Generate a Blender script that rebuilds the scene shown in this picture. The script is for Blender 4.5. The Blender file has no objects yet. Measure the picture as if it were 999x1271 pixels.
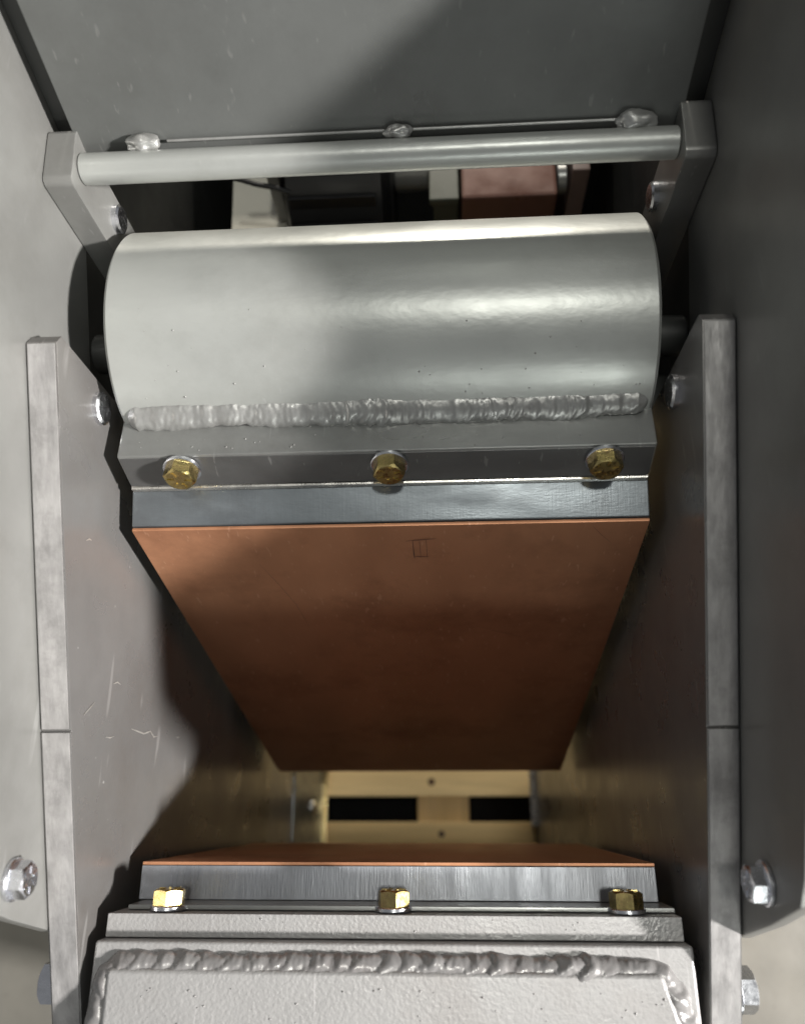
import bpy, bmesh, math, random
from mathutils import Vector, Matrix, noise
random.seed(7)
S = bpy.context.scene
COL = S.collection
ZC = 1.395                      # camera height over the floor; machine heights below are given relative to the camera

# ------------------------------------------------------------------ camera
F = 970.0
def cam_axes(nx=560, ny=1006, a=.021, cx=499.5, cy=635.5):
    n = Vector((nx-cx, -(ny-cy), -F)).normalized()
    b = -(n.x + a*n.y)/n.z
    ex = Vector((1, a, b)).normalized(); ez = -n; ey = ez.cross(ex)
    return Matrix((ex, ey, ez))
cam_d = bpy.data.cameras.new('camera'); cam = bpy.data.objects.new('camera', cam_d); COL.objects.link(cam)
cam.matrix_world = Matrix.Translation((.034, 0, ZC)) @ cam_axes().to_4x4()
cam_d.sensor_fit = 'HORIZONTAL'; cam_d.sensor_width = 36; cam_d.lens = F/999*36
cam_d.clip_start = .01; cam_d.clip_end = 200
cam_d.dof.use_dof = True; cam_d.dof.focus_distance = .455; cam_d.dof.aperture_fstop = 6.3
S.camera = cam

# ------------------------------------------------------------------ world, lamps, exposure
W = bpy.data.worlds.new('World'); S.world = W; W.use_nodes = True
bg = W.node_tree.nodes['Background']; bg.inputs[0].default_value = (.95, .97, 1, 1); bg.inputs[1].default_value = .20
def lamp(name, loc, target, power, sx, sy, col):
    d = bpy.data.lights.new(name, 'AREA'); d.shape = 'RECTANGLE'; d.size = sx; d.size_y = sy; d.energy = power; d.color = col
    o = bpy.data.objects.new(name, d); COL.objects.link(o); o.location = loc
    o.rotation_euler = (Vector(target)-Vector(loc)).to_track_quat('-Z', 'Y').to_euler()
    return o
lamp('workshop_lamp', (2.6, -.75, ZC+.80), (0, .1, ZC-.4), 280, .22, .22, (1, .97, .94))
lamp('bay_door_light', (.62, -2.7, ZC+.42), (0, .2, ZC-.4), 14, .7, .45, (.95, 1, .95))
lamp('ceiling_lamp', (.30, .08, ZC+2.3), (.05, .05, ZC-.5), 17, .25, .2, (1, 1, .93))
lamp('rear_lamp', (.1, 3.2, ZC+.57), (0, .3, ZC-.35), 85, .25, .2, (1, .94, .83))
lamp('pallet_fill_light', (.12, .95, .42), (0, -.02, .15), 2.5, .18, .12, (1, .92, .78))  # added low fill brightening pallet and lower walls, no known lamp there
S.view_settings.view_transform = 'Standard'; S.view_settings.look = 'None'
S.view_settings.exposure = 0; S.view_settings.gamma = 1; S.view_settings.use_curve_mapping = False

# ------------------------------------------------------------------ materials
def mat(name, col, rough=.4, metal=0., bump=.1, bscale=600., var=.12, vscale=30., rvar=.1, stretch=(1, 1, 1), spec=.5, coat=0., detail=4, dist=.0004,
        scratch=0., speck=None, wear=None, grime=None):
    m = bpy.data.materials.new(name); m.use_nodes = True; nt = m.node_tree; N = nt.nodes; L = nt.links
    p = N['Principled BSDF']; p.inputs['Metallic'].default_value = metal
    p.inputs['Specular IOR Level'].default_value = spec; p.inputs['Coat Weight'].default_value = coat; p.inputs['Coat Roughness'].default_value = .15
    tc = N.new('ShaderNodeTexCoord'); geo = N.new('ShaderNodeNewGeometry')
    mp = N.new('ShaderNodeMapping'); mp.inputs['Scale'].default_value = stretch; L.new(geo.outputs['Position'], mp.inputs[0])
    n1 = N.new('ShaderNodeTexNoise'); n1.inputs['Scale'].default_value = vscale; n1.inputs['Detail'].default_value = 8; n1.inputs['Roughness'].default_value = .62
    L.new(mp.outputs[0], n1.inputs['Vector'])
    rmp = N.new('ShaderNodeMapRange'); rmp.inputs[1].default_value = .25; rmp.inputs[2].default_value = .75
    rmp.inputs[3].default_value = 1-var; rmp.inputs[4].default_value = 1+var
    L.new(n1.outputs[0], rmp.inputs[0])
    mul = N.new('ShaderNodeVectorMath'); mul.operation = 'SCALE'; mul.inputs[0].default_value = col[:3]; L.new(rmp.outputs[0], mul.inputs['Scale'])
    out = mul.outputs[0]
    if speck:                                   # small specks or worn spots of another colour
        v = N.new('ShaderNodeTexNoise'); v.inputs['Scale'].default_value = speck[1]; v.inputs['Detail'].default_value = 5; L.new(mp.outputs[0], v.inputs['Vector'])
        r = N.new('ShaderNodeMapRange'); r.inputs[1].default_value = speck[2]; r.inputs[2].default_value = speck[2]+.05; L.new(v.outputs[0], r.inputs[0])
        mx = N.new('ShaderNodeMix'); mx.data_type = 'RGBA'; L.new(r.outputs[0], mx.inputs['Factor']); L.new(out, mx.inputs['A']); mx.inputs['B'].default_value = (*speck[0], 1)
        out = mx.outputs['Result']
    if grime:                                   # broad uneven dirt film
        g1 = N.new('ShaderNodeTexNoise'); g1.inputs['Scale'].default_value = grime[1]; g1.inputs['Detail'].default_value = 9; g1.inputs['Roughness'].default_value = .7; L.new(geo.outputs['Position'], g1.inputs['Vector'])
        g2 = N.new('ShaderNodeMapRange'); g2.inputs[1].default_value = .48; g2.inputs[2].default_value = .72; g2.inputs[4].default_value = grime[2]; L.new(g1.outputs[0], g2.inputs[0])
        g3 = N.new('ShaderNodeMix'); g3.data_type = 'RGBA'; L.new(g2.outputs[0], g3.inputs['Factor']); L.new(out, g3.inputs['A']); g3.inputs['B'].default_value = (*grime[0], 1)
        out = g3.outputs['Result']
    if wear:                                    # fine rubbed lines in two directions
        for rot, sc in (((.4, .9, .5), 1), ((1.9, .2, 1.4), .7)):
            wm = N.new('ShaderNodeMapping'); wm.inputs['Rotation'].default_value = rot; wm.inputs['Scale'].default_value = (1, .05, .3); L.new(geo.outputs['Position'], wm.inputs[0])
            wn = N.new('ShaderNodeTexNoise'); wn.inputs['Scale'].default_value = 340*sc; wn.inputs['Detail'].default_value = 2; L.new(wm.outputs[0], wn.inputs['Vector'])
            wr_ = N.new('ShaderNodeMapRange'); wr_.inputs[1].default_value = wear[1]; wr_.inputs[2].default_value = wear[1]+.06; wr_.inputs[4].default_value = wear[2]; L.new(wn.outputs[0], wr_.inputs[0])
            wx = N.new('ShaderNodeMix'); wx.data_type = 'RGBA'; L.new(wr_.outputs[0], wx.inputs['Factor']); L.new(out, wx.inputs['A']); wx.inputs['B'].default_value = (*wear[0], 1)
            out = wx.outputs['Result']
    L.new(out, p.inputs['Base Color'])
    r2 = N.new('ShaderNodeMapRange'); r2.inputs[1].default_value = .3; r2.inputs[2].default_value = .7
    r2.inputs[3].default_value = max(.03, rough-rvar); r2.inputs[4].default_value = rough+rvar
    n3 = N.new('ShaderNodeTexNoise'); n3.inputs['Scale'].default_value = vscale*1.7; n3.inputs['Detail'].default_value = 6; L.new(mp.outputs[0], n3.inputs['Vector'])
    L.new(n3.outputs[0], r2.inputs[0]); L.new(r2.outputs[0], p.inputs['Roughness'])
    n2 = N.new('ShaderNodeTexNoise'); n2.inputs['Scale'].default_value = bscale; n2.inputs['Detail'].default_value = detail; L.new(mp.outputs[0], n2.inputs['Vector'])
    b = N.new('ShaderNodeBump'); b.inputs['Strength'].default_value = bump; b.inputs['Distance'].default_value = dist
    h = n2.outputs[0]
    if scratch:
        sm = N.new('ShaderNodeMapping'); sm.inputs['Scale'].default_value = (1, .06, .06); sm.inputs['Rotation'].default_value = (.5, .3, 1.1); L.new(geo.outputs['Position'], sm.inputs[0])
        sn = N.new('ShaderNodeTexNoise'); sn.inputs['Scale'].default_value = 900; sn.inputs['Detail'].default_value = 2; L.new(sm.outputs[0], sn.inputs['Vector'])
        ad = N.new('ShaderNodeMath'); ad.operation = 'MULTIPLY_ADD'; ad.inputs[1].default_value = scratch; L.new(sn.outputs[0], ad.inputs[0]); L.new(h, ad.inputs[2]); h = ad.outputs[0]
    L.new(h, b.inputs['Height']); L.new(b.outputs[0], p.inputs['Normal'])
    return m
GREY = mat('grey_gloss_paint', (.22, .22, .21), .36, .35, .14, 420, .12, 14, .07, grime=((.13, .125, .115), 9, .5), wear=((.36, .36, .35), .70, .35))
CHEEK = mat('grey_cheek_paint', (.20, .195, .19), .31, .45, .16, 500, .14, 16, .07, speck=((.5, .5, .48), 160, .73), grime=((.10, .085, .075), 8, .55), wear=((.42, .41, .40), .69, .4))
PIPE = mat('silver_pipe_paint', (.42, .43, .41), .36, .45, .26, 240, .06, 20, .05, stretch=(.6, 1, 1), grime=((.25, .25, .23), 11, .4), wear=((.5, .5, .49), .72, .3))
BARM = mat('silver_bar_paint', (.30, .305, .295), .34, .65, .14, 500, .12, 25, .08, stretch=(.4, 1, 1), grime=((.17, .165, .155), 14, .5), wear=((.5, .5, .49), .70, .4))
WELD = mat('painted_weld', (.31, .31, .30), .38, .5, .2, 700, .14, 60, .08, grime=((.16, .15, .14), 40, .5))
PINK = mat('stippled_light_grey_paint', (.36, .354, .348), .36, .2, .5, 520, .06, 30, .08, detail=3, dist=.0006, grime=((.29, .265, .25), 13, .5), wear=((.62, .6, .6), .71, .4))
PWELD = mat('light_grey_painted_weld', (.27, .262, .258), .27, .3, .2, 700, .14, 60, .08, grime=((.17, .15, .145), 45, .6))
STEEL = mat('milled_steel', (.165, .182, .195), .36, .7, .12, 900, .2, 40, .10, stretch=(.3, 1, 1), scratch=.6, grime=((.10, .105, .11), 22, .6))
STEEL2 = mat('milled_steel_fixed', (.28, .29, .315), .36, .45, .2, 900, .22, 60, .10, stretch=(1, .15, 1), scratch=.6, grime=((.2, .2, .21), 30, .6))
CUT = mat('flame_cut_edge', (.34, .33, .325), .42, .35, .6, 260, .3, 130, .1, stretch=(1, .35, .35), grime=((.17, .165, .16), 60, .6), dist=.0006)
EDGE = mat('bare_bright_edge', (.62, .60, .56), .3, .9, .2, 900, .2, 80)
COPPER = mat('copper_face', (.60, .30, .17), .46, .72, .08, 500, .16, 10, .08, spec=.3, stretch=(1, 1, .35), scratch=.5, speck=((.2, .08, .04), 35, .78),
             grime=((.30, .13, .07), 9, .75), wear=((.75, .45, .30), .68, .5))
ZINC = mat('yellow_zinc', (.55, .44, .18), .28, 1, .15, 800, .3, 160, .08, grime=((.35, .19, .12), 120, .5))
WASH = mat('bright_zinc', (.75, .76, .80), .24, 1, .1, 900, .12, 200, .06)
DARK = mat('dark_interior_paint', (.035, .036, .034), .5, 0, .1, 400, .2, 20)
BLACK = mat('black_plastic', (.012, .012, .013), .4, 0, .1, 500, .2, 20)
CREAM = mat('cream_paint', (.80, .77, .67), .45, 0, .1, 400, .06, 20)
BROWN = mat('red_brown_paint', (.15, .07, .05), .35, .2, .1, 400, .15, 20)
GREEN = mat('olive_grey_paint', (.07, .075, .055), .45, .1, .1, 400, .15, 20)
WOOD = mat('pale_pine', (.70, .53, .28), .6, 0, .5, 90, .28, 30, .1, stretch=(.12, 1, 1), spec=.3, dist=.001)
WOOD2 = mat('pale_pine_stringer', (.66, .48, .24), .6, 0, .5, 90, .25, 30, .1, stretch=(1, .12, 1), spec=.3, dist=.001)
WOODB = mat('honey_pine', (.64, .46, .22), .6, 0, .5, 90, .3, 24, .1, stretch=(.1, 1, 1), spec=.3, dist=.001)
KNOT = mat('pine_knot', (.09, .045, .02), .6, 0, .2, 300, .2, 90)
FLOOR = mat('beige_concrete', (.15, .143, .125), .55, 0, .3, 120, .16, 9, .1, spec=.3, dist=.001, speck=((.10, .093, .08), 60, .66))
MARK = mat('pencil_mark', (.10, .045, .03), .6, 0, .1, 500, .2, 90)
SCUFF = mat('dark_scuff', (.20, .09, .055), .6, 0, .1, 500, .3, 90)
SCR = mat('bare_scratch', (.62, .60, .56), .35, .7, .1, 500, .2, 90)

# ------------------------------------------------------------------ helpers
def finish(name, bm, m, parent=None, smooth=True, ang=32, loc=None):
    bmesh.ops.recalc_face_normals(bm, faces=bm.faces[:])
    me = bpy.data.meshes.new(name); bm.to_mesh(me); bm.free()
    if smooth:
        for p in me.polygons: p.use_smooth = True
        me.set_sharp_from_angle(angle=math.radians(ang))
    me.materials.append(m)
    o = bpy.data.objects.new(name, me); COL.objects.link(o)
    if smooth and len(me.polygons) < 2000:
        wn = o.modifiers.new('WeightedNormal', 'WEIGHTED_NORMAL'); wn.keep_sharp = True
    if parent: o.parent = parent
    return o
def root(name, label, cat, loc, group=None):
    o = bpy.data.objects.new(name, None); COL.objects.link(o); o.empty_display_size = .05
    o['label'] = label; o['category'] = cat
    if group: o['group'] = group
    o.location = loc
    bpy.context.view_layer.update()
    return o
def adopt(o, p):                                    # parent without moving (geometry is in world coordinates)
    o.parent = p; o.matrix_parent_inverse = p.matrix_world.inverted()
    return o
def prism(pts, x0, x1, bev=.0009, seg=2):           # polygon of (y, z relative to the camera) extruded along x
    bm = bmesh.new()
    a = [bm.verts.new((x0, y, z+ZC)) for y, z in pts]; b = [bm.verts.new((x1, y, z+ZC)) for y, z in pts]
    bm.faces.new(a); bm.faces.new(b[::-1])
    n = len(pts)
    for i in range(n): bm.faces.new((a[i], b[i], b[(i+1) % n], a[(i+1) % n]))
    bmesh.ops.recalc_face_normals(bm, faces=bm.faces[:])
    if bev: bmesh.ops.bevel(bm, geom=[e for e in bm.edges if e.calc_face_angle(0) > .35], offset=bev, segments=seg, affect='EDGES', profile=.6, clamp_overlap=True)
    return bm
def box(x0, x1, y0, y1, z0, z1, bev=.0009): return prism([(y0, z0), (y1, z0), (y1, z1), (y0, z1)], x0, x1, bev)
def hplate(pts, z0, z1, bev=.001):                  # polygon of (x, y) extruded in z
    bm = bmesh.new()
    a = [bm.verts.new((x, y, z0+ZC)) for x, y in pts]; b = [bm.verts.new((x, y, z1+ZC)) for x, y in pts]
    bm.faces.new(a); bm.faces.new(b[::-1]); n = len(pts)
    for i in range(n): bm.faces.new((a[i], b[i], b[(i+1) % n], a[(i+1) % n]))
    bmesh.ops.recalc_face_normals(bm, faces=bm.faces[:])
    if bev: bmesh.ops.bevel(bm, geom=[e for e in bm.edges if e.calc_face_angle(0) > .35], offset=bev, segments=3, affect='EDGES', profile=.5)
    return bm
def rings(bm, rs, close=True, cap=True):
    vs = [[bm.verts.new(p) for p in r] for r in rs]
    for a, b in zip(vs, vs[1:]):
        n = len(a)
        for i in range(n if close else n-1): bm.faces.new((a[i], a[(i+1) % n], b[(i+1) % n], b[i]))
    if cap and close: bm.faces.new(vs[0][::-1]); bm.faces.new(vs[-1])
    return vs
def lathe(prof, axis_o, axis_d, n=48):              # prof: (r, h) pairs along axis
    d = Vector(axis_d).normalized(); u = d.orthogonal().normalized(); v = d.cross(u); o = Vector(axis_o)
    bm = bmesh.new()
    rings(bm, [[o + d*h + (u*math.cos(2*math.pi*k/n)+v*math.sin(2*math.pi*k/n))*r for k in range(n)] for r, h in prof])
    return bm
def hexhead(o, d, af, h, rot, marks=True):          # hexagon head with chamfered top and raised grade marks
    o = Vector(o); d = Vector(d).normalized(); u = d.orthogonal().normalized(); v = d.cross(u); n = 60; ap = af/2
    bm = bmesh.new(); r0 = []; r1 = []; r2 = []; r3 = []
    for k in range(n):
        t = 2*math.pi*k/n; ph = (t % (math.pi/3)) - math.pi/6
        r = ap/math.cos(ph); e = u*math.cos(t+rot)+v*math.sin(t+rot)
        r0.append(o+e*r*.985); r1.append(o+d*.0006+e*r); r2.append(o+d*(h-(r-ap*.92)*.62)+e*r); r3.append(o+d*h+e*ap*.92)
    rings(bm, [r0, r1, r2, r3])
    if marks:
        for k in range(6):
            t = rot+k*math.pi/3+.2; e = u*math.cos(t)+v*math.sin(t); s = d.cross(e)
            q = [o+d*(h+z)+e*(ap*a)+s*(w*.00055) for z in (-.0004, .0005) for a, w in ((.38, -1), (.82, -1), (.82, 1), (.38, 1))]
            vs = [bm.verts.new(p) for p in q]
            for f in ((0, 1, 2, 3), (4, 5, 6, 7), (0, 1, 5, 4), (1, 2, 6, 5), (2, 3, 7, 6), (3, 0, 4, 7)): bm.faces.new([vs[i] for i in f])
    return bm
def bolt(p, d, parent, m=None, af=.0155, h=.0085, rot=.3, wr=.0098, wm=None):
    p = Vector((p[0], p[1], p[2]+ZC)); d = Vector(d).normalized()
    b = adopt(finish('bolt', hexhead(p+d*.0022, d, af, h, rot), m or ZINC, None, True, 20), parent)
    w = finish('washer', lathe([(wr*.96, 0), (wr, .0004), (wr, .0019), (wr*.95, .0023), (af*.46, .0023)], p, d, 40), wm or WASH)
    adopt(w, b)
    return b
def weld(path, up, w, h, ripple=.0052, seed=0, ns=16, step=.0006, skew=0., rip=.2, cur=.008):
    """bead of overlapping crescents along a polyline; path is a list of points, up a list of unit vectors pointing out of the seam"""
    P = [Vector(p)+Vector((0, 0, ZC)) for p in path]; U = [Vector(u).normalized() for u in up]
    seg = [(P[i+1]-P[i]).length for i in range(len(P)-1)]; T = sum(seg); n = int(T/step)
    off = Vector((seed*3.1, seed*1.7, 0)); bm = bmesh.new(); rs = []
    def at(s):
        i = 0
        while i < len(seg)-1 and s > seg[i]: s -= seg[i]; i += 1
        f = min(1, s/seg[i]); return P[i].lerp(P[i+1], f), U[i].lerp(U[i+1], f).normalized()
    for k in range(n+1):
        s = T*k/n; c, u = at(s); c2, _ = at(min(T, s+.006)); c1, _ = at(max(0, s-.006)); t = (c2-c1).normalized(); sd = t.cross(u).normalized()
        end = min(1, s/.006, (T-s)/.006); end = math.sqrt(max(.02, end))
        wv = w*(1+.22*noise.noise(Vector((s*38, 0, 0))+off)+.16*noise.noise(Vector((s*150, 4, 0))+off))*end
        hv = h*(1+.30*noise.noise(Vector((s*30, 9, 0))+off)+.2*noise.noise(Vector((s*120, 7, 0))+off))*end
        lat = .0016*noise.noise(Vector((s*22, 2, 5))+off)
        ring = []
        for j in range(ns):
            a = math.pi*j/(ns-1); x = math.cos(a); y = math.sin(a)
            ph = (s + cur*(x-.25)**2 + skew*x + .004*noise.noise(Vector((s*60, 0, 3))+off) + .0014*noise.noise(Vector((s*160, x*1.5, 3))+off))/ripple; fr = ph-math.floor(ph)
            amp = max(.12, .5+1.1*noise.noise(Vector((s*26, 5, 2))+off))
            rp = rip*amp*(1-abs(2*fr**.6-1)**1.6)*(.6+.7*noise.noise(Vector((math.floor(ph)*1.7, 0, 8))+off))
            lump = .07*noise.noise(Vector((s*420, x*wv*210, 1))+off)+.05*noise.noise(Vector((s*160, x*wv*80, 6))+off)
            ring.append(c + sd*(x*wv/2*(1+.9*rp)+lat) + u*(y*hv*(.78+rp+lump) - h*.12))
        rs.append(ring)
    rings(bm, rs, close=False)
    return bm
def blob(p, r, sq=(1.4, .7, .6), seed=0):            # a lumpy tack weld
    bm = bmesh.new(); bmesh.ops.create_icosphere(bm, subdivisions=4, radius=1)
    for v in bm.verts:
        n = 1+.30*noise.noise(v.co*1.5+Vector((seed, 0, 0)))+.05*noise.noise(v.co*5+Vector((0, seed, 0)))
        v.co = Vector((v.co.x*sq[0], v.co.y*sq[1], v.co.z*sq[2]))*r*n + Vector((p[0], p[1], p[2]+ZC))
    return bm
def bar(a, b, r, n=20):
    a = Vector((a[0], a[1], a[2]+ZC)); b = Vector((b[0], b[1], b[2]+ZC)); return lathe([(r*.9, 0), (r, r*.1), (r, (b-a).length-r*.1), (r*.9, (b-a).length)], a, b-a, n)
def tube(pts, r, n=10):
    P = [Vector((p[0], p[1], p[2]+ZC)) for p in pts]; bm = bmesh.new(); rs = []
    for i, p in enumerate(P):
        t = (P[min(i+1, len(P)-1)]-P[max(i-1, 0)]).normalized(); u = t.cross(Vector((0, 0, 1))).normalized(); v = t.cross(u)
        rs.append([p+(u*math.cos(6.2832*k/n)+v*math.sin(6.2832*k/n))*r for k in range(n)])
    rings(bm, rs); return bm
def arc(cy, cz, r, a0, a1, n): return [(cy+r*math.cos(math.radians(a0+(a1-a0)*k/n)), cz+r*math.sin(math.radians(a0+(a1-a0)*k/n))) for k in range(n+1)]

# ------------------------------------------------------------------ setting: the floor
bm = bmesh.new(); bmesh.ops.create_grid(bm, x_segments=8, y_segments=8, size=8)
fl = finish('floor', bm, FLOOR, None, False); fl['kind'] = 'structure'

# ------------------------------------------------------------------ pallet under the machine
PT = -1.25                                          # top of the deck boards
pal = root('wooden_pallet', 'pale wooden shipping pallet lying on the concrete under the crusher', 'pallet', (0, 0, 0))
k = 0; y = -.54
bounds = [(-.56, -.46), (-.425, -.33), (-.295, -.20), (-.165, -.113), (-.107, -.0165), (.0195, .115), (.15, .245), (.28, .375), (.41, .505), (.54, .64)]
for k, (a, b) in enumerate(bounds):
    w_ = WOOD if k % 2 else WOODB
    o = adopt(finish('deck_board', box(-.33, .33, a, b, PT-.02, PT, .0015), w_), pal)
for x in (-.29, .022, .29):
    o = adopt(finish('stringer', box(x-.039, x+.039, -.57, .65, PT-.12, PT-.0205, .0015), WOOD2), pal)
for (a, b) in ((-.56, -.46), (.075, .17), (.54, .64)):
    o = adopt(finish('bottom_board', box(-.33, .33, a, b, PT-.1405, PT-.1205, .0015), WOOD), pal)
for (x, y, r) in ((.005, .040, .0055), (.019, -.033, .005), (-.2, .07, .006), (.24, -.06, .006)):
    adopt(finish('knot', lathe([(r, 0), (r*.8, .0004)], (x, y, PT+ZC), (0, 0, 1), 14), KNOT), pal)

rm = finish('gap_shade_sheet', box(-.325, .325, -.57, .65, -ZC, -ZC+.004, .001), mat('gap_shade_black', (.01, .01, .01), .9, spec=.1), None, False)  # black sheet added so the slots between deck boards look dark
rm['label'] = 'thin black sheet added under the pallet to darken its gaps'; rm['category'] = 'shade sheet'

# ------------------------------------------------------------------ crusher frame: cheek plates, lugs, cross rod
fr = root('crusher_frame', 'grey painted steel frame with tall side cheek plates and a cross rod between lugs', 'machine frame', (0, .05, ZC+PT))
def slope(y): return -.325+.4205*(y-.227)
for s in (-1, 1):
    cr = .038
    pts = [(-.30, slope(-.30)), (-.30, PT), (.227, PT), (.227, slope(.227)-.006), (.2215, slope(.2215)),
           (cr+.0006, slope(cr)), (cr, slope(cr)-.0012), (cr-.0006, slope(cr))]
    pts = pts
    ck = adopt(finish('cheek_plate', prism(pts, s*.16, s*.176, .0012), CHEEK), fr)
    for y0, y1 in ((-.299, cr-.0009), (cr+.0009, .2205)):
        adopt(finish('cut_edge', prism([(y0, slope(y0)+.0001), (y1, slope(y1)+.0001), (y1, slope(y1)+.0007), (y0, slope(y0)+.0007)], s*.1609, s*.1751, .0002), CUT), ck)
    lug = [(.3115, PT), (.3115, -.327)] + arc(.3165, -.3175, .005, 180, 90, 4) + arc(.341, -.3145, .005, 90, 0, 4) + [(.346, PT)]
    lg = adopt(finish('lug', prism(lug, s*.16, s*.176, .0012), GREY), fr)
    adopt(finish('pin_head', lathe([(.0085, 0), (.0085, .003), (.007, .004)], (s*.16, .333, -.3665+ZC), (-s, 0, 0), 28), WASH), lg)
    adopt(finish('pin_head', lathe([(.0095, 0), (.0095, .0025), (.008, .0035)], (s*.16, .2125, -.3815+ZC), (-s, 0, 0), 28), WASH), ck)
    bolt((s*.176, -.0865, -.4735), (s, 0, 0), fr, WASH, af=.019, h=.009, rot=.2, wr=.0125)
    # bearing side frame behind the cheeks
    adopt(finish('side_frame', box(s*.1605, s*.1755, .2275, .311, PT, -.43), DARK), fr)
    adopt(finish('side_light_stop', prism([(.20, PT), (.62, PT), (.62, -.40), (.40, -.32), (.30, -.335), (.20, -.375)], s*.187, s*.20, .001), DARK), fr)  # dark plate added outside to stop light leaking in below the hopper
adopt(finish('front_light_block', box(-.16, .16, -.295, -.283, PT, -.601), DARK), fr)  # unseen wall added to keep front light out of the chamber
adopt(finish('cross_rod', bar((-.16, .3285, -.3225), (.16, .3285, -.3225), .0083, 40), PIPE), fr)
# lower liner patch with its rivet, and the bare strips along the foot of the cheeks
lp = adopt(finish('liner_patch', box(-.16, -.1585, -.07, .09, PT, -1.015, .0004), STEEL), fr)
adopt(finish('rivet', lathe([(.0105, 0), (.0105, .002), (.008, .004), (.004, .0052)], (-.1585, .0032, -1.15+ZC), (1, 0, 0), 28), WASH), lp)
adopt(finish('foot_strip', box(-.160, -.151, -.052, .20, PT, PT+.010, .0008), mat('strip_wood_reflection', (.55, .42, .20), .35, .8)), fr)  # brassy colour paints the wood's reflection onto the bare strip
adopt(finish('foot_strip', box(.1515, .160, -.022, .20, PT, PT+.010, .0008), EDGE), fr)

def fleck(pts, wd, m, parent, s):                   # a rubbed line on the inner face of a cheek: points (y, z)
    bm = bmesh.new(); a = []; b = []
    for i, (y, z) in enumerate(pts):
        p = Vector((s*.1596, y, z+ZC)); q = Vector((s*.1596, *pts[min(i+1, len(pts)-1)]))-Vector((s*.1596, *pts[max(0, i-1)])); n = Vector((0, -q.z, q.y)).normalized()*wd*(.3 if i in (0, len(pts)-1) else 1)
        a.append(bm.verts.new(p+n)); b.append(bm.verts.new(p-n))
    for i in range(len(pts)-1): bm.faces.new((a[i], a[i+1], b[i+1], b[i]))
    return adopt(finish('scratch', bm, m, None, False), parent)
for pts in ([(.0464, -.4815), (.0459, -.4922), (.0454, -.5032), (.0479, -.5138), (.0449, -.5206), (.046, -.5278)], [(.0684, -.4476), (.0702, -.4529), (.0695, -.4579)],
            [(.0472, -.4154), (.0512, -.421), (.0553, -.4267)], [(.0386, -.4461), (.0387, -.4527), (.0401, -.458)], [(.1361, -.3889), (.1382, -.3922), (.1383, -.3952)],
            [(.0486, -.5644), (.0484, -.568), (.0492, -.5713)]):
    fleck(pts, .00045, SCR, fr, -1)

# ------------------------------------------------------------------ feed hopper: side plates and rear plate
hp = root('feed_hopper', 'grey sheet steel feed hopper with tall side plates bolted outside the cheeks', 'hopper', (0, .2, ZC-.4))
def HT(y): return -.165+.5*(y-.36)
for s in (-1, 1):
    def low(y): return -.389+.4155*(y-.264)
    pts = [(.46, low(.46)), (.00, low(.0)), (-.03, low(-.03)+.004), (-.048, -.495), (-.060, -.470), (-.060, -.452), (-.049, -.405), (-.038, -.367), (-.026, HT(-.026)), (.46, HT(.46))]
    pl = adopt(finish('side_plate', prism(pts, s*.1763, s*.1835, .0012), GREY), hp)
    bolt((s*.1763, -.031, -.400), (-s, 0, 0), hp, WASH, af=.0150, h=.0070, rot=.2, wr=.0098)
    # rim folded along the sloping front of the plate
rp = adopt(finish('rear_plate', prism([(.3375, -.334), (.3435, -.334), (.3435+.064, -.055), (.3375+.064, -.055)], -.163, .163, .001), mat('hopper_rear_shaded_paint', (.135, .14, .135), .34, .3, .14, 420, .12, 14, .07, grime=((.085, .085, .08), 9, .5), wear=((.26, .26, .25), .70, .35))), hp)  # hopper grey darkened, the weaker slanting light is put into this colour
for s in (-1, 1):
    adopt(finish('corner_gap_shade', prism([(.3475, -.345), (.3525, -.345), (.3525+.0635, -.058), (.3475+.0635, -.058)], s*.1635, s*.1762, .0005), DARK), hp)  # dark strip standing in for shade in the gap beside the plate
for x, r, sd in ((-.1255, .0062, 1), (.0135, .0048, 5), (.1385, .0072, 9)):
    adopt(finish('tack_weld', blob((x, .3375, -.3150), r, (1.5, .8, .7), sd), WELD), hp)
for a_, b_ in ((-.112, .006), (.02, .128)):
    adopt(finish('seam_weld', bar((a_, .3392, -.3158), (b_, .3392, -.3158), .0008, 12), WELD), hp)

# ------------------------------------------------------------------ swing jaw: pipe, bar, jaw block, bolts
sj = root('swing_jaw', 'silver grey pipe on a bolted bar carrying the long copper coloured jaw plate', 'crusher jaw', (0, .12, ZC-.87))
PC = Vector((.273, -.4134)); PR = .068
bm = lathe([(PR-.009, .006), (PR-.009, 0), (PR-.0018, 0), (PR, .0018), (PR, .2982), (PR-.0018, .300), (PR-.009, .300), (PR-.009, .294)], (-.15, PC.x, PC.y+ZC), (1, 0, 0), 160)
pipe = adopt(finish('pipe', bm, PIPE), sj)
adopt(finish('shaft', bar((-.176, PC.x-.012, PC.y+.012), (.176, PC.x-.012, PC.y+.012), .012, 32), DARK), pipe)
adopt(finish('shaft_collar', bar((.1505, PC.x-.020, PC.y+.024), (.158, PC.x-.020, PC.y+.024), .006, 24), WASH), pipe)
ld = Vector((-.245, -.9695)); nr = Vector((-.9695, .245))
ft = Vector((.186, -.390)); fb = ft + Vector((-.0078, -.0232))
bar_p = [tuple(ft), tuple(fb), (fb.x+.06, fb.y-.0), (.262, -.42), (.262, -.398), (.2085, -.3925)]
br = adopt(finish('clamp_bar', prism(bar_p, -.15, .15, .0011), BARM), sj)
fpl = [(ft.x-.0002, ft.y-.0016), (fb.x-.0002, fb.y+.0014), (fb.x-.0010, fb.y+.0014), (ft.x-.0010, ft.y-.0016)]
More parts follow.
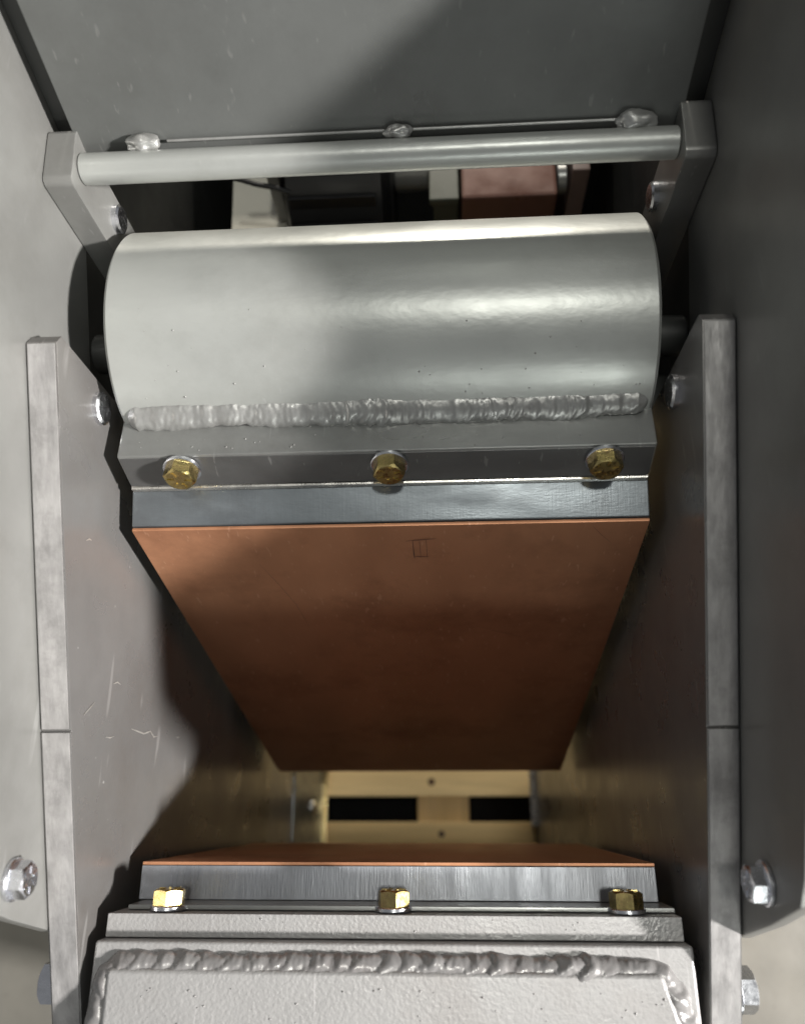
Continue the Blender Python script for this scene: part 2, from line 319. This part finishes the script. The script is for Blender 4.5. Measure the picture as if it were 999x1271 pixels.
adopt(finish('face_shade_plate', prism(fpl, -.1488, .1488, .0002), mat('shaded_bar_face', (.13, .13, .128), .36, .6, .14, 500, .14, 25, .08, stretch=(.4, 1, 1), grime=((.07, .068, .064), 14, .5), wear=((.34, .34, .33), .69, .4))), sj)  # darker plate added, its colour carries the shade of the front face
adopt(finish('bar_lip', prism([(fb.x-.0022, fb.y-.0008), (fb.x-.0002, fb.y-.0003), (fb.x+.03, fb.y-.0005), (fb.x+.03, fb.y-.0036), (fb.x-.0026, fb.y-.0036)], -.1495, .1495, .0004), EDGE), sj)
adopt(finish('weld_bead', weld([(-.146, .2095, -.3872), (.147, .2105, -.3872)], [(0, -.62, .85)]*2, .0165, .0056, .0046, 1, skew=.002, rip=.26, cur=.0065), WELD, None, True, 50), sj)
def spatter(spots, m, parent):                        # weld spatter: specks too small and many to count
    bm = bmesh.new()
    for p, r_ in spots:
        t = bmesh.new(); bmesh.ops.create_icosphere(t, subdivisions=2, radius=r_)
        mp_ = {v: bm.verts.new(v.co+Vector((p[0], p[1], p[2]+ZC))) for v in t.verts}
        for f in t.faces: bm.faces.new([mp_[v] for v in f.verts])
        t.free()
    o = adopt(finish('weld_spatter', bm, m), parent); o['kind'] = 'stuff'
sp = []
for k in range(70):
    x = random.uniform(-.145, .145)
    if k % 2: a_ = math.radians(random.triangular(105, 152, 150)); sp.append(((x, PC.x+PR*math.cos(a_), PC.y+PR*math.sin(a_)), random.uniform(.0002, .0006)))
    else: f_ = random.random(); sp.append(((x, .187+.018*f_, -.3901-.0018*f_), random.uniform(.0002, .0006)))
spatter(sp, WELD, sj)
O = Vector((.1555, -.4225)); B = Vector((.041, -.876))
thick = Vector((.9695, -.245))*.062
blk = [(O.x+.0006, O.y), (B.x+.0006, B.y), (B.x+thick.x, B.y+thick.y), (.25, -.43), (.176, -.4172)]
jb = adopt(finish('jaw_block', prism(blk, -.15, .15, .0008), STEEL), sj)
fc = [(O.x-.0022, O.y-.0006), (B.x-.0022, B.y), (B.x-.0001, B.y), (O.x-.0001, O.y-.0006)]
cf = adopt(finish('copper_face', prism(fc, -.15, .15, .0006), COPPER), sj)
# marks on the copper face: u across, v down the face from its top edge
L = (B-O).length; dd = (B-O)/L
def strip(name, pts, wd, m, parent, lift=.0025):
    bm = bmesh.new(); nrm = Vector((0, -dd.y*-1, 0)); N3 = Vector((0, nr.x, nr.y))
    P = [Vector((u, O.x+dd.x*v, O.y+dd.y*v+ZC))+N3*lift for u, v in pts]
    a = []; b = []
    for i, p in enumerate(P):
        t = (P[min(i+1, len(P)-1)]-P[max(0, i-1)]).normalized(); s_ = t.cross(N3)*wd*(.35 if i in (0, len(P)-1) else 1)
        a.append(bm.verts.new(p+s_)); b.append(bm.verts.new(p-s_))
    for i in range(len(P)-1): bm.faces.new((a[i], a[i+1], b[i+1], b[i]))
    return adopt(finish(name, bm, m, None, False), parent)
for pts in ([(.0145, .016), (.0147, .032), (.0148, .036)], [(.0225, .015), (.0227, .0355)], [(.0105, .0165), (.020, .0155), (.0285, .0145)], [(.0145, .034), (.0185, .0345), (.0235, .034)], [(.0185, .017), (.0187, .033)]):
    strip('pencil_line', pts, .00035, MARK, cf)
for pts in ([(-.082, .040), (-.0745, .066), (-.068, .092), (-.064, .125)], [(.055, .13), (.075, .14), (.094, .15)], [(.118, .004), (.124, .013), (.131, .022)]):
    strip('scratch', pts, .00013, SCUFF, cf)
for x in (-.1145, .0035, .1225):
    c = ft.lerp(fb, .36)
    bolt((x, c.x-.0011, c.y), (0, -.948, .32), sj, ZINC, rot=random.random(), af=.0160, h=.0075, wr=.0106)

# ------------------------------------------------------------------ fixed jaw: block, bar, clamp plate, jaw block, bolts
fj = root('fixed_jaw', 'light pinkish grey stippled block with weld beads, bolted to a milled steel jaw', 'crusher jaw', (0, -.08, ZC-.78))
adopt(finish('clamp_bar', box(-.1525, .1525, -.0635, -.052, -.60, -.4625, .0007), PINK), fj)
adopt(finish('clamp_plate', box(-.1465, .1525, -.0515, -.0490, -.60, -.475, .0005), BARM), fj)
adopt(finish('jaw_block', box(-.15, .15, -.0488, -.0305, -.784, -.499, .0006), STEEL2), fj)
adopt(finish('copper_face', box(-.15, .15, -.0304, -.0285, -.784, -.4995, .0004), COPPER), fj)
adopt(finish('base_plate', hplate([(-.1545, -.30), (.1545, -.30), (.1545, -.064), (-.1545, -.064)], -.60, -.4545, .0018), PINK), fj)
xl0, xl1, xr0, xr1 = -.1445, -.1455, .137, .150
top = [(xl1, -.30), (xr1+.02, -.30), (xr1, -.118), (xr0, -.0755), (xl0, -.0755)]
adopt(finish('block', hplate(top, -.4544, -.4475, .003), PINK), fj)
cr = .012
path = [(xl1-.003, -.20, -.4535), (xl0-.003, -.079-cr, -.4535), (xl0-.0005, -.076-.003, -.4535), (xl0+.006, -.0745, -.4535), (0, -.0745, -.4535), (xr0-.006, -.0745, -.4535), (xr0+.001, -.077, -.4535), (xr0+.005, -.084, -.4535), (xr1+.003, -.118, -.4535), (xr1+.012, -.20, -.4535)]
path = [Vector(p) for p in path]
ups = [(-.5, 0, 1), (-.5, 0, 1), (-.4, .3, 1), (0, .5, 1), (0, .5, 1), (0, .5, 1), (.3, .4, 1), (.5, .2, 1), (.5, 0, 1), (.5, 0, 1)]
adopt(finish('weld_bead', weld(path, ups, .0125, .0058, .0115, 4, skew=.0065, rip=.42, cur=.007), PWELD, None, True, 50), fj)
spatter([((random.uniform(-.14, .14), random.triangular(-.11, -.083, -.084), -.4475), random.uniform(.0002, .0006)) for k in range(50)]
        + [((random.uniform(-.145, .145), random.uniform(-.0615, -.054), -.4625), random.uniform(.0002, .0005)) for k in range(20)], PWELD, fj)
for x in (-.1235, .0015, .127):
    bolt((x, -.0515, -.4745), (0, 1, 0), fj, ZINC, rot=random.random(), af=.0155, h=.0085, wr=.0100)

# ------------------------------------------------------------------ what shows behind the pipe
mb = root('cream_bracket', 'cream painted upright bracket seen through the slot behind the pipe', 'bracket', (-.14, .5, ZC-.75))
adopt(finish('plate', hplate([(-.158, .62), (-.120, .62), (-.118, .555), (-.112, .535), (-.085, .52), (-.085, .45), (-.150, .45)], -.562, -.554, .0008), CREAM), mb)
adopt(finish('rear_flange', box(-.150, -.1425, .46, .56, -.75, -.5625), CREAM), mb)
mo = root('drive_motor', 'black electric motor lying crosswise behind the pipe', 'motor', (-.05, .54, ZC-.75))
adopt(finish('housing', lathe([(.06, 0), (.075, .006), (.075, .085), (.06, .092)], (-.098, .54, -.55+ZC), (1, 0, 0), 40), BLACK), mo)
for k in range(9):
    a_ = math.radians(60+k*18)
    adopt(finish('cooling_rib', box(-.09, -.018, .54+.0762*math.cos(a_)-.0015, .54+.0762*math.cos(a_)+.0015, -.55+.0762*math.sin(a_)-.006, -.55+.0762*math.sin(a_)+.006, .0004), BLACK), mo)
adopt(finish('shaft', bar((-.0055, .54, -.55), (.03, .54, -.55), .017), GREY), mo)
adopt(finish('terminal_box', box(-.108, -.0985, .49, .52, -.55, -.49), GREY), mo)
adopt(finish('foot', box(-.09, -.01, .48, .60, -.75, -.615), BLACK), mo)
cb = root('cable', 'black cable looping beside the cream bracket', 'cable', (-.1, .49, ZC-.6))
adopt(finish('loop', tube([(-.135+.0042*i, .485-.0005*i, -.492-.0011*i+.0006*math.sin(i)) for i in range(12)], .0022), BLACK), cb)
adopt(finish('loop', tube([(-.125+.004*i, .49, -.478-.0006*i) for i in range(10)], .0022), BLACK), cb)
gb = root('drive_housing', 'red brown box housing with a bright line across its front behind the pipe', 'housing', (.095, .52, ZC-.75))
adopt(finish('shell', box(.053, .133, .475, .56, -.75, -.515, .004), BROWN), gb)
adopt(finish('rim', bar((.054, .4735, -.548), (.124, .4735, -.548), .0022), EDGE), gb)
adopt(finish('end_cap', bar((.1335, .50, -.525), (.142, .50, -.525), .012), BARM), gb)
gx = root('gearbox', 'olive grey gearbox casing beside the red brown housing', 'gearbox', (.04, .53, ZC-.75))
adopt(finish('casing', box(.029, .0515, .485, .58, -.75, -.53, .003), GREEN), gx)
adopt(finish('cover', box(.026, .0515, .481, .584, -.5295, -.522, .002), GREEN), gx)
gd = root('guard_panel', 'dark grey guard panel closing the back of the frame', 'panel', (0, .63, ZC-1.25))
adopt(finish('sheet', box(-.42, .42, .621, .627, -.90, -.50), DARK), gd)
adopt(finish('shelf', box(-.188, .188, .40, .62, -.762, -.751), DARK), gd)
gr = root('red_cover', 'dull reddish cover plate between the red brown housing and the lug', 'cover', (.16, .52, ZC-.75))
adopt(finish('plate', box(.1445, .159, .49, .58, -.75, -.505, .002), mat('dull_red_grey', (.16, .11, .095), .5)), gr)
